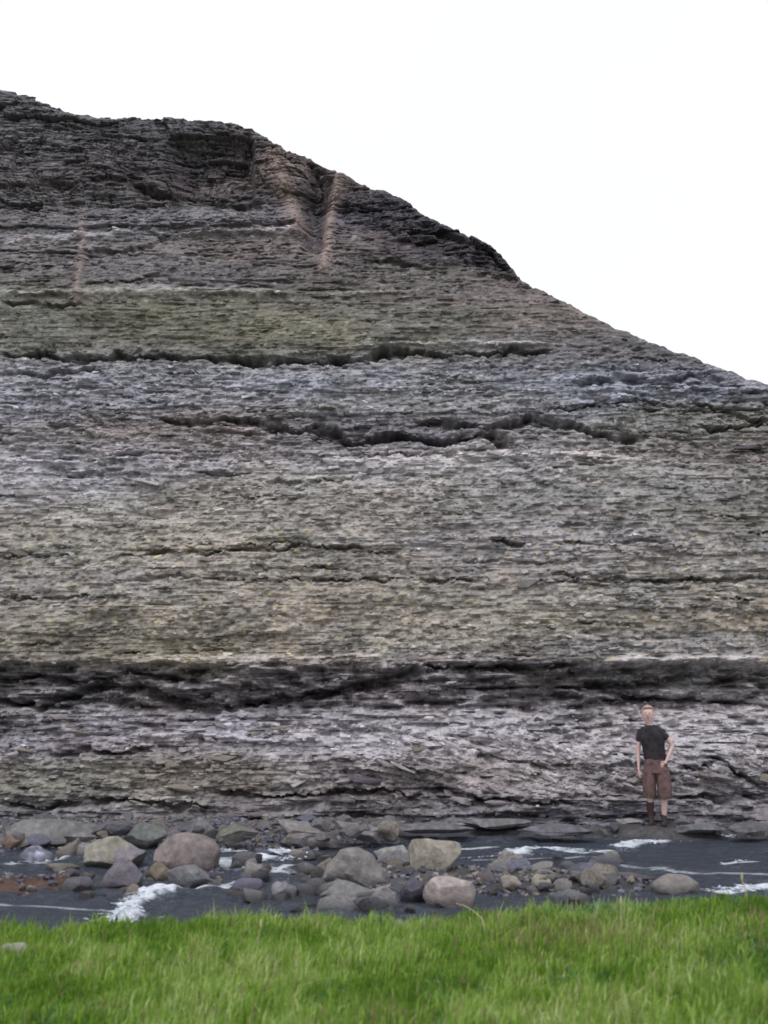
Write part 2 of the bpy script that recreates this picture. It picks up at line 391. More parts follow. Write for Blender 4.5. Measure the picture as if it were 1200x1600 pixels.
sc = np.clip(scree * 0.9 + seam * 0.6, 0, .9)[..., None]
C = C * (1 - sc) + pinkc * sc * (0.8 + 0.4 * hash2(np.floor(X * 30), np.floor(Z * 30), 8))[..., None]
C = np.clip(C * np.minimum(1, .56 / C.max(-1, keepdims=True)), 0.02, 0.6)
# end colour

cliff = link('cliff', None, label='tall grey cliff of thin horizontal rock beds falling away to the right above the stream', kind='structure')
cliff.empty_display_size = 0.5
BANDS = [(-9999, 325, 'dark purplish caprock along the crest of the cliff'), (325, 455, 'grey ledges with pale lines below the dark caprock'),
         (455, 553, 'olive tinted mossy slope below the pale line'), (553, 650, 'blue grey shale bed under the upper dark crack'),
         (650, 706, 'dark broken bed across the middle of the cliff'), (706, 862, 'pale grey crumbling shale above the middle crack'),
         (862, 1035, 'tan grey shale with fine cracks above the dark undercut'), (1035, 1115, 'dark undercut bed in shadow'),
         (1115, 1252, 'pale slabby bed at head height of the person'), (1252, 9999, 'dark foot of the cliff at the stream')]
V = np.stack([Xj, Y, Zj], -1).reshape(-1, 3); Cf = C.reshape(-1, 3)
Fq = grid_faces(NZ, NX)
rowlow = (Fq[:, 0] // NX); colA = Fq[:, 0] % NX; colB = Fq[:, 1] % NX
keep = (zs[rowlow] < Hc[colA]) | (zs[rowlow] < Hc[colB])
Fq = Fq[keep]
pyq = (PY + 5 * fbm(X / 1.2, Z / .5, 71, 3)).reshape(-1)[Fq[:, 0]]
for a, b, lab in BANDS:
    sel = Fq[(pyq >= a) & (pyq < b)]
    u, inv = np.unique(sel, return_inverse=True)
    me = npmesh('rock_bed', V[u], inv.reshape(-1, 4), Cf[u])
    link('rock_bed', me, M_CLIFF, cliff, label=lab)
# crest and hilltop behind it
crow = np.minimum(np.searchsorted(zs, Hc), NZ - 1)
cy = Y[crow, np.arange(NX)]; cz = Zj[crow, np.arange(NX)]; cx = Xj[crow, np.arange(NX)]
offs = np.array([0, .08, .2, .4, .7, 1.1, 1.8, 3, 5, 8])
TY = cy[None, :] + offs[:, None]; TX = np.broadcast_to(cx[None, :], TY.shape)
TZ = cz[None, :] - 0.12 * offs[:, None] + 0.03 * vn(TX * 3, TY * 3, 9) * sm(0, .3, offs)[:, None]
TV = np.stack([TX, TY, TZ], -1).reshape(-1, 3)
tcol = np.tile(s2l((92, 86, 84)), (len(TV), 1)) * (0.8 + 0.4 * hash2(np.arange(len(TV)), np.arange(len(TV)) * 0, 2))[:, None]
link('hilltop', npmesh('hilltop', TV, grid_faces(len(offs), NX), tcol), M_CLIFF, cliff, label='bare stony hilltop behind the crest')

# ------------------------------------------------------------------ loose slabs and fragments on the face
def hull_template(seed, npts=12, flat=1.0):
    r = random.Random(seed); bm = bmesh.new()
    for _ in range(npts):
        v = Vector((r.uniform(-1, 1), r.uniform(-1, 1), r.uniform(-1, 1)))
        m = max(abs(v.x), abs(v.y), abs(v.z)); v = v * (r.uniform(.8, 1) / m)
        bm.verts.new((v.x, v.y, v.z * flat))
    bmesh.ops.convex_hull(bm, input=bm.verts)
    bmesh.ops.delete(bm, geom=[v for v in bm.verts if not v.link_faces], context='VERTS')
    bmesh.ops.triangulate(bm, faces=bm.faces)
    bm.verts.index_update()
    V_ = np.array([v.co[:] for v in bm.verts]); F_ = np.array([[v.index for v in f.verts] for f in bm.faces])
    bm.free(); return V_, F_
TEMPL = [hull_template(s, 11) for s in range(16)]

def rotm(ax, ay, az):
    ca, sa, cb, sb, cc, sc_ = np.cos(ax), np.sin(ax), np.cos(ay), np.sin(ay), np.cos(az), np.sin(az)
    n = len(ax); R = np.empty((n, 3, 3))
    R[:, 0, 0] = cc * cb; R[:, 0, 1] = cc * sb * sa - sc_ * ca; R[:, 0, 2] = cc * sb * ca + sc_ * sa
    R[:, 1, 0] = sc_ * cb; R[:, 1, 1] = sc_ * sb * sa + cc * ca; R[:, 1, 2] = sc_ * sb * ca - cc * sa
    R[:, 2, 0] = -sb; R[:, 2, 1] = cb * sa; R[:, 2, 2] = cb * ca
    return R

def scatter_mesh(name, pos, size, R, col):
    """one mesh made of many hull shaped stones"""
    Vs, Fs, Cs = [], [], []; base = 0
    t = rng.integers(0, len(TEMPL), len(pos))
    for k, (tv, tf) in enumerate(TEMPL):
        s = np.where(t == k)[0]
        if not len(s): continue
        v = tv[None] * size[s][:, None, :]
        v = np.einsum('nij,nkj->nki', R[s], v) + pos[s][:, None, :]
        n, m = len(s), len(tv)
        Vs.append(v.reshape(-1, 3)); Cs.append(np.repeat(col[s], m, 0))
        Fs.append((tf[None] + (np.arange(n) * m)[:, None, None] + base).reshape(-1, 3)); base += n * m
    return npmesh(name, np.concatenate(Vs), np.concatenate(Fs), np.concatenate(Cs))

def face_sample(n, weight):
    """random grid places on the visible face, with a weight per grid vertex"""
    w = weight.ravel(); w = np.cumsum(w); r = rng.random(n) * w[-1]
    return np.searchsorted(w, r)
vis = (Hc[None, :] - Z > 0.03) & (np.abs(X) < 9) & (PX > -250) & (PX < 1450) & (PY < 1310)
area = np.gradient(xs)[None, :] * np.gradient(zs)[:, None]
dens = zone([(140, .55), (320, .6), (400, .5), (470, .35), (545, .45), (560, 1.1), (650, 1.3), (740, 1.2), (1030, 1.2), (1050, .9), (1110, 1.0), (1130, 1.7), (1230, 1.6), (1270, 1.2)]) * (0.5 + 0.5 * (vn(X / .8, Z / .3, 81) > -.2))
W = np.where(vis, dens * area * (1 - .9 * cap), 0)
def slabs(n, smin, smax, jx=0.01):
    idx = face_sample(n, W); px_ = PX.ravel()[idx]; py_ = PY.ravel()[idx]
    s = smin * (smax / smin) ** (rng.random(n) ** 2.0)
    pos = np.stack([Xj.ravel()[idx] + rng.normal(0, jx, n), Y.ravel()[idx], Zj.ravel()[idx] + rng.normal(0, jx, n)], 1)
    flat = rng.uniform(.22, .6, n)
    size = np.stack([s * rng.uniform(.7, 1.3, n), s * rng.uniform(.5, .9, n), s * flat], 1)
    pos[:, 1] += size[:, 1] * rng.uniform(-.1, .55, n)
    dip = sm(480, 640, px_) * sm(1120, 1160, py_) * (1 - sm(1240, 1262, py_))
    R = rotm(rng.normal(0.05, .16, n), rng.normal(0, .13, n) + 0.26 * dip, rng.normal(0, .5, n))
    c = Cf[idx] * np.exp(rng.normal(0.03, .22, n))[:, None]
    return pos, size, R, np.clip(c, .02, .8)
pos, size, R, c = slabs(26000, 0.018, 0.085)
link('shale_fragments', scatter_mesh('shale_fragments', pos, size, R, c), M_SLAB, cliff, label='loose shale chips and thin slabs stuck all over the face', kind='stuff')
# the largest slabs, one by one
W = np.where(vis & (PX > 0) & (PX < 1200), dens * area * np.where(PY > 1110, 4, 1) * np.where((PY > 1040) & (PY < 1110), 2, 1), 0)
pos, size, R, c = slabs(290, 0.10, 0.24, 0)
size[:, 2] *= .62; size[:, 1] *= .8
big_meshes = []
for k in range(14):
    tv, tf = hull_template(100 + k, 16)
    me = npmesh('rock_slab', tv, tf, np.ones((len(tv), 3)))
    big_meshes.append(me)
SL_COL = [s2l((118, 113, 116)), s2l((92, 88, 92)), s2l((138, 133, 136)), s2l((104, 98, 92)), s2l((76, 70, 78))]
sl_m = []
for k, cc in enumerate(SL_COL):
    m = rock_mat('slab_rock_tone', base=tuple(cc * 1.7), use_attr=False, scale=4, var=.4, bump=.7, stretch=(1, 1, 2.5), dist=.01); sl_m.append(m)
cache = {}
slc = np.array(SL_COL) * 1.7
for k in range(len(pos)):
    t = int(np.argmin(((slc - c[k]) ** 2).sum(1))); s_ = k % 14
    if (t, s_) not in cache:
        me = big_meshes[s_].copy(); me.materials.clear(); me.materials.append(sl_m[t]); cache[(t, s_)] = me
    o = bpy.data.objects.new('rock_slab', cache[(t, s_)]); COL.objects.link(o); o.parent = cliff
    M4 = Matrix(R[k].tolist()).to_4x4(); M4.translation = Vector(pos[k]); o.matrix_basis = M4 @ Matrix.Diagonal((*size[k], 1))

# ------------------------------------------------------------------ riverbed, bank, ground
def bank_h(x, y):
    e = 0.20 + 0.18 * sm(0.2, 2.8, x)
    b = e + 0.03 * vn(x * .9, y * .9, 301) + 0.02 * vn(x * 3, y * 3, 302)
    edge = 8.25 + 0.35 * vn(x * .8, x * 0, 303) + 0.12 * vn(x * 3, x * 0, 304)
    return b - (b + 0.25) * sm(0, 0.9, y - edge)

def bed_h(x, y):
    left = 1 - sm(-1.2, 1.6, x)
    y0 = 15.55 - 1.7 * left; y1 = 16.3
    shore = -0.16 + 0.33 * sm(y0 - .5, y1, y) 
    bar = 0.20 * np.exp(-((x - 0.2) / 1.5) ** 2 - ((y - 12.3) / 1.15) ** 2) + 0.16 * np.exp(-((x + 2.2) / .8) ** 2 - ((y - 12.4) / .8) ** 2)
    bar = bar + 0.19 * np.exp(-((x - 2.1) / 1.3) ** 2 - ((y - 11.6) / .8) ** 2)
    n = 0.05 * fbm(x / .5, y / .5, 311, 4) + 0.03 * np.abs(vn(x / .17, y / .17, 312)) + 0.02 * np.abs(vn(x / .07, y / .07, 313))
    h = shore + bar + n
    rs = sm(-.4, .8, x) * sm(14.6, 15.2, y)                      # bedrock shelves instead of stones
    st = np.floor((y + .25 * vn(x / 1.4, y * 0, 315) - .15 * x * .2) / .17)
    hs = -0.10 + .04 * (st * .17 - 15.0) * 4 + .05 * hash2(np.floor(x / .9 + st * .37), st, 316) - .02
    hs = np.minimum(hs + .02 * vn(x / .2, y / .1, 317), .13)
    hs = np.maximum(hs, .15 - .5 * np.clip(np.hypot((x - 3.84) * .6, y - 16.0) - .30, 0, 9) + .03 * np.round(2.2 * vn(x / .33 + y, y / .13, 318)) / 2)
    h = h * (1 - rs) + hs * rs
    h = h + .24 * np.exp(-(np.clip(np.abs(x + 3.95) - .60, 0, 9) / .3) ** 2 - ((y - 11.55) / .42) ** 2)      # low muddy bar at the left
    return h

gx = np.arange(-8.5, 8.5, 0.04); gy = np.arange(8.4, 17.9, 0.045)
GX, GY = np.meshgrid(gx, gy); GZ = bed_h(GX, GY)
bpx, bpy_ = project(GX, GY, GZ)
bc = s2l((96, 94, 98)) * 1.3 * (1 + .35 * fbm(GX / .2, GY / .2, 314, 3)[..., None])
wet = (1 - sm(.02, .12, GZ))[..., None]                                      # wet gravel is really darker
bc = bc * (1 - .5 * wet) + s2l((62, 68, 80)) * .5 * wet
rust = ((1 - sm(110, 160, bpx)) * sm(1350, 1366, bpy_) * (1 - sm(1404, 1412, bpy_)))[..., None]
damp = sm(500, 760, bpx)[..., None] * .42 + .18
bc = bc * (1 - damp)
bc = bc * (1 - rust) + s2l((84, 60, 50)) * .8 * rust
link('riverbed', npmesh('riverbed', np.stack([GX, GY, GZ], -1).reshape(-1, 3), grid_faces(len(gy), len(gx)), bc.reshape(-1, 3)), M_BED, kind='structure', label='stony bed and far shore of the stream')

gx = np.arange(-9, 9.01, 0.09); gy = np.arange(-4, 9.9, 0.09)
HX, HY = np.meshgrid(gx, gy); HZ = bank_h(HX, HY)
hc = s2l((70, 84, 40)) * (1 + .4 * fbm(HX / .4, HY / .4, 321, 3)[..., None])
link('grass_bank', npmesh('grass_bank', np.stack([HX, HY, HZ], -1).reshape(-1, 3), grid_faces(len(gy), len(gx)), hc.reshape(-1, 3), True), M_SOIL, kind='structure', label='earth bank under the grass in the foreground')

gs = np.concatenate([-np.geomspace(900, 20, 14), np.linspace(-16, 16, 9), np.geomspace(20, 900, 14)])
QX, QY = np.meshgrid(gs, gs); QZ = -0.75 + 0 * QX
qc = np.tile(s2l((84, 98, 58)), (QX.size, 1))
link('ground', npmesh('ground', np.stack([QX, QY, QZ], -1).reshape(-1, 3), grid_faces(len(gs), len(gs)), qc), M_SOIL, kind='structure', label='level ground reaching out to the horizon')

# ------------------------------------------------------------------ water
def make_water_mat():
    m, n, l, out = new_mat('stream_water')
    tr = n.new('ShaderNodeBsdfTransparent'); tr.inputs[0].default_value = (0.42, 0.52, 0.62, 1)
    df = n.new('ShaderNodeBsdfDiffuse'); df.inputs[0].default_value = (0.115, 0.132, 0.178, 1)
    ms = n.new('ShaderNodeMixShader'); ms.inputs[0].default_value = 0.33
    gl = n.new('ShaderNodeBsdfGlossy'); gl.inputs['Roughness'].default_value = 0.06; gl.inputs['Color'].default_value = (0.86, 0.92, 1, 1)
    fr = n.new('ShaderNodeFresnel'); fr.inputs['IOR'].default_value = 1.33
    mixs = n.new('ShaderNodeMixShader')
    g = n.new('ShaderNodeNewGeometry'); mp = n.new('ShaderNodeMapping'); mp.inputs['Scale'].default_value = (1, 2.2, 1)
    no = n.new('ShaderNodeTexNoise'); no.inputs['Scale'].default_value = 9; no.inputs['Detail'].default_value = 5
    b = n.new('ShaderNodeBump'); b.inputs['Strength'].default_value = 1.0; b.inputs['Distance'].default_value = 0.09
    l.new(g.outputs['Position'], mp.inputs[0]); l.new(mp.outputs[0], no.inputs['Vector']); l.new(no.outputs['Fac'], b.inputs['Height'])
    l.new(b.outputs[0], gl.inputs['Normal']); l.new(b.outputs[0], fr.inputs['Normal'])
    l.new(tr.outputs[0], ms.inputs[1]); l.new(df.outputs[0], ms.inputs[2])
    l.new(fr.outputs[0], mixs.inputs[0]); l.new(ms.outputs[0], mixs.inputs[1]); l.new(gl.outputs[0], mixs.inputs[2])
    # white froth torn into streaks along the current; the weak streaks also paint glints
    fa = n.new('ShaderNodeAttribute'); fa.attribute_name = 'tint'
    mf = n.new('ShaderNodeMapping'); mf.inputs['Scale'].default_value = (8, 34, 10); mf.inputs['Rotation'].default_value = (0, 0, .12)
    nf = n.new('ShaderNodeTexNoise'); nf.inputs['Scale'].default_value = 1; nf.inputs['Detail'].default_value = 6; nf.inputs['Roughness'].default_value = .7; nf.inputs['Distortion'].default_value = .6
    l.new(g.outputs['Position'], mf.inputs[0]); l.new(mf.outputs[0], nf.inputs['Vector'])
    ad = n.new('ShaderNodeMath'); ad.operation = 'ADD'; l.new(fa.outputs['Fac'], ad.inputs[0]); l.new(nf.outputs['Fac'], ad.inputs[1])
    rf = n.new('ShaderNodeMapRange'); rf.inputs['From Min'].default_value = .78; rf.inputs['From Max'].default_value = 1.12; l.new(ad.outputs[0], rf.inputs['Value'])
    fo = n.new('ShaderNodeBsdfDiffuse'); fo.inputs[0].default_value = (.74, .79, .88, 1); l.new(b.outputs[0], fo.inputs['Normal'])
    m3 = n.new('ShaderNodeMixShader'); l.new(rf.outputs[0], m3.inputs[0]); l.new(mixs.outputs[0], m3.inputs[1]); l.new(fo.outputs[0], m3.inputs[2])
    l.new(m3.outputs[0], out.inputs['Surface'])
    return m
M_WATER = make_water_mat()
wx = np.arange(-8.4, 8.4, 0.045); wy = np.arange(8.45, 16.6, 0.04)
WX, WY = np.meshgrid(wx, wy)
rap = .7 + 2.2 * sm(.0, .6, vn(WX / 1.1, WY / .6, 336))
WZ = rap * (0.018 * fbm(WX / .55 + .4 * WY, WY / .20, 331, 3) + 0.014 * vn(WX / .22, WY / .10, 335))
FOAM_GLINTS = [([(172, 1446), (196, 1428), (208, 1412), (228, 1402), (255, 1397)], .10, .85, .06), ([(255, 1397), (345, 1388), (400, 1374), (450, 1352)], .07, .5, .01), ([(395, 1346), (440, 1331), (475, 1336)], .13, .7, .03),
        ([(330, 1330), (380, 1329)], .06, .5, .0), ([(795, 1336), (825, 1328), (860, 1327)], .12, .8, .03), ([(860, 1328), (915, 1331), (955, 1330)], .07, .5, .0), ([(970, 1323), (1000, 1316), (1025, 1316)], .12, .8, .03),
        ([(1030, 1316), (1110, 1309), (1210, 1304)], .06, .55, .01), ([(880, 1387), (930, 1382)], .08, .7, .02), ([(1130, 1395), (1200, 1386)], .10, .8, .03), ([(1130, 1350), (1175, 1346)], .06, .5, .0), ([(720, 1326), (770, 1324)], .06, .5, .0),
        ([(20, 1350), (95, 1342)], .10, .6, .01), ([(0, 1414), (100, 1419), (180, 1424)], .05, .42, .0), ([(960, 1352), (1060, 1362), (1200, 1366)], .10, .34, .0), ([(350, 1345), (440, 1365)], .25, .42, .0), ([(740, 1344), (960, 1338)], .06, .42, .0)]
WF = 0.12 + .10 * vn(WX / 1.3, WY / .5, 341)
for pts, wd, st, up in FOAM_GLINTS:
    q = [G(a, b) for a, b in pts]
    dm = np.full(WX.shape, 9.0)
    for a, b in zip(q[:-1], q[1:]):
        dx_, dy_ = b.x - a.x, b.y - a.y; t_ = np.clip(((WX - a.x) * dx_ + (WY - a.y) * dy_) / (dx_ * dx_ + dy_ * dy_), 0, 1)
        dm = np.minimum(dm, np.hypot((WX - a.x - t_ * dx_) * .7, WY - a.y - t_ * dy_))
    wgt = np.exp(-(dm / (wd * (1 + .5 * vn(WX / .3, WY / .2, 342)))) ** 2)
    WF = np.maximum(WF, (st + .09 * (st < .6)) * wgt); WZ = WZ + up * wgt * (.6 + .8 * vn(WX / .12, WY / .09, 343))  # weaker streaks raised to paint glints on the water
link('stream_water', npmesh('stream_water', np.stack([WX, WY, WZ], -1).reshape(-1, 3), grid_faces(len(wy), len(wx)), np.repeat(WF.reshape(-1, 1), 3, 1), True), M_WATER, kind='structure', label='shallow rippled stream between the grass bank and the cliff')

# white water: broken crests and froth along the fast parts
m, n, l, out = new_mat('white_water')
p = n.new('ShaderNodeBsdfPrincipled'); l.new(p.outputs[0], out.inputs['Surface'])
p.inputs['Base Color'].default_value = (.66, .71, .80, 1); p.inputs['Roughness'].default_value = .35
p.inputs['Subsurface Weight'].default_value = 0
M_FOAM = m
def foam(line, width, count, rise=0.03, smax=.045):
    a = [G(x, y, 0.0) for x, y in line]
    seg = rng.random(count) * (len(a) - 1)
    P_ = []
    for s in seg:
        i = int(s); f = s - i; q = a[i].lerp(a[min(i + 1, len(a) - 1)], f)
        P_.append((q.x + rng.normal(0, width * 1.1), q.y + rng.normal(0, width * .75) * rng.choice([.4, 1.]), rng.uniform(0, rise)))
    P_ = np.array(P_); s = smax * .13 * (3.4 ** rng.random(count)) 
    size = np.stack([s * rng.uniform(1, 3.5, count), s * rng.uniform(.5, 1.0, count), s * rng.uniform(.15, .4, count)], 1)
    R = rotm(rng.normal(0, .2, count), rng.normal(0, .2, count), rng.normal(0, .5, count))
    P_[:, 2] += .004
    return P_, size, R
parts = [foam([(182, 1440), (196, 1428), (208, 1412), (228, 1402), (250, 1398)], .045, 336, .07), foam([(165, 1446), (195, 1440)], .10, 59, .05),
         foam([(418, 1334), (440, 1330)], .08, 112), foam([(398, 1346), (408, 1344)], .05, 41), foam([(445, 1345), (470, 1338)], .07, 56), foam([(340, 1330), (372, 1330)], .03, 18),
         foam([(800, 1334), (825, 1328), (850, 1328)], .08, 194), foam([(870, 1328), (915, 1331)], .05, 22), foam([(975, 1322), (1000, 1316), (1022, 1317)], .08, 179),
         foam([(1065, 1311), (1110, 1309), (1150, 1308)], .05, 97), foam([(885, 1386), (925, 1382)], .06, 142), foam([(1145, 1393), (1180, 1388)], .07, 157), foam([(1140, 1350), (1165, 1347)], .05, 11),
         foam([(250, 1396), (345, 1388), (400, 1374)], .045, 157, .012, .022), 
         foam([(20, 1350), (90, 1342)], .08, 33, .01, .03), foam([(725, 1342), (800, 1336), (960, 1334), (1000, 1320), (1200, 1306)], .03, 157, .008, .02), 
         foam([(1090, 1394), (1200, 1384)], .10, 59, .01, .03), foam([(340, 1345), (430, 1360)], .07, 59, .01, .02), foam([(690, 1330), (760, 1326)], .05, 29, .01, .03)]
P_ = np.concatenate([q[0] for q in parts]); S_ = np.concatenate([q[1] for q in parts]); R_ = np.concatenate([q[2] for q in parts])
me = scatter_mesh('white_water', P_, S_, R_, np.ones((len(P_), 3)))
link('white_water', me, M_FOAM, kind='stuff', label='white froth where the stream breaks over stones')

# ------------------------------------------------------------------ boulders and cobbles
def boulder_mesh(seed, sub=4, cuts=9, rough=.05, cutlo=.62, cuthi=.95):
    r = random.Random(seed); bm = bmesh.new()
    bmesh.ops.create_icosphere(bm, subdivisions=sub, radius=1)
    V_ = np.array([v.co[:] for v in bm.verts])
    for _ in range(cuts):
        d = np.array([r.gauss(0, 1), r.gauss(0, 1), r.gauss(0, .8)]); d /= np.linalg.norm(d)
        h = r.uniform(cutlo, cuthi); t = V_ @ d
        over = np.clip(t - h, 0, None); V_ = V_ - over[:, None] * d[None] * .97
    ns = seed * 1.7
    d = rough * (fbm(V_[:, 0] * 2 + ns, V_[:, 1] * 2 + V_[:, 2] * 1.3, seed, 4) + fbm(V_[:, 2] * 3 + ns, V_[:, 0] * 3 - V_[:, 1], seed + 5, 3))
    V_ = V_ * (1 + d)[:, None]
    F_ = np.array([[v.index for v in f.verts] for f in bm.faces]); bm.free()
    # normalise to the unit box
    lo, hi = V_.min(0), V_.max(0); V_ = (V_ - (lo + hi) / 2) / ((hi - lo) / 2)
    return V_, F_

bmats = {}
def bmat(rgb, blotch=None):
    key = (rgb, blotch)
    if key not in bmats:
        rgb_ = tuple(.6 * q + .4 * sum(rgb) / 3 for q in rgb); b = s2l(rgb_) * 1.5
        bl = s2l(blotch) * 1.5 if blotch else b * .72
        bmats[key] = rock_mat('boulder_stone', base=tuple(b), use_attr=False, scale=7.0, var=.45, bump=1.0, rough=.8, blotch=tuple(bl), dist=.02, waterline=True)
    return bmats[key]

def boulder(name, px, pyb, w, h, rgb, label, seed, rz=0, ry=0, deep=.8, cuts=9, rough=.06, blotch=None, z=None, zb=0.0, cat='boulder', group=None, lo=.62, hi=.95, sub=4):
    """px = middle, pyb = lower edge, w, h = size, all in pixels of the photograph; stands on the bed"""
    g = G(px, pyb, zb); sc_ = g.y / (F * 1.03)
    rx = w * sc_ / 2; rh = h * sc_ / 2
    V_, F_ = boulder_mesh(seed, sub, cuts + (6 if cuts > 5 else 0), rough * 1.5, lo - (.12 if cuts > 5 else 0), hi - (.08 if cuts > 5 else 0))
    size = np.array([rx, rx * deep, rh * 1.25])
    c_, s_ = math.cos(ry), math.sin(ry)
    V_ = V_ * size
    V_ = np.stack([V_[:, 0] * c_ + V_[:, 2] * s_, V_[:, 1], -V_[:, 0] * s_ + V_[:, 2] * c_], 1)
    me = npmesh(name, V_, F_, None, True)
    me.set_sharp_from_angle(angle=.5)
    o = link(name, me, bmat(rgb, blotch), None, label, cat, group)
    o.location = (g.x, g.y + rx * deep * .5, zb + rh * .75)
    o.rotation_euler = (0, 0, rz)
    return o

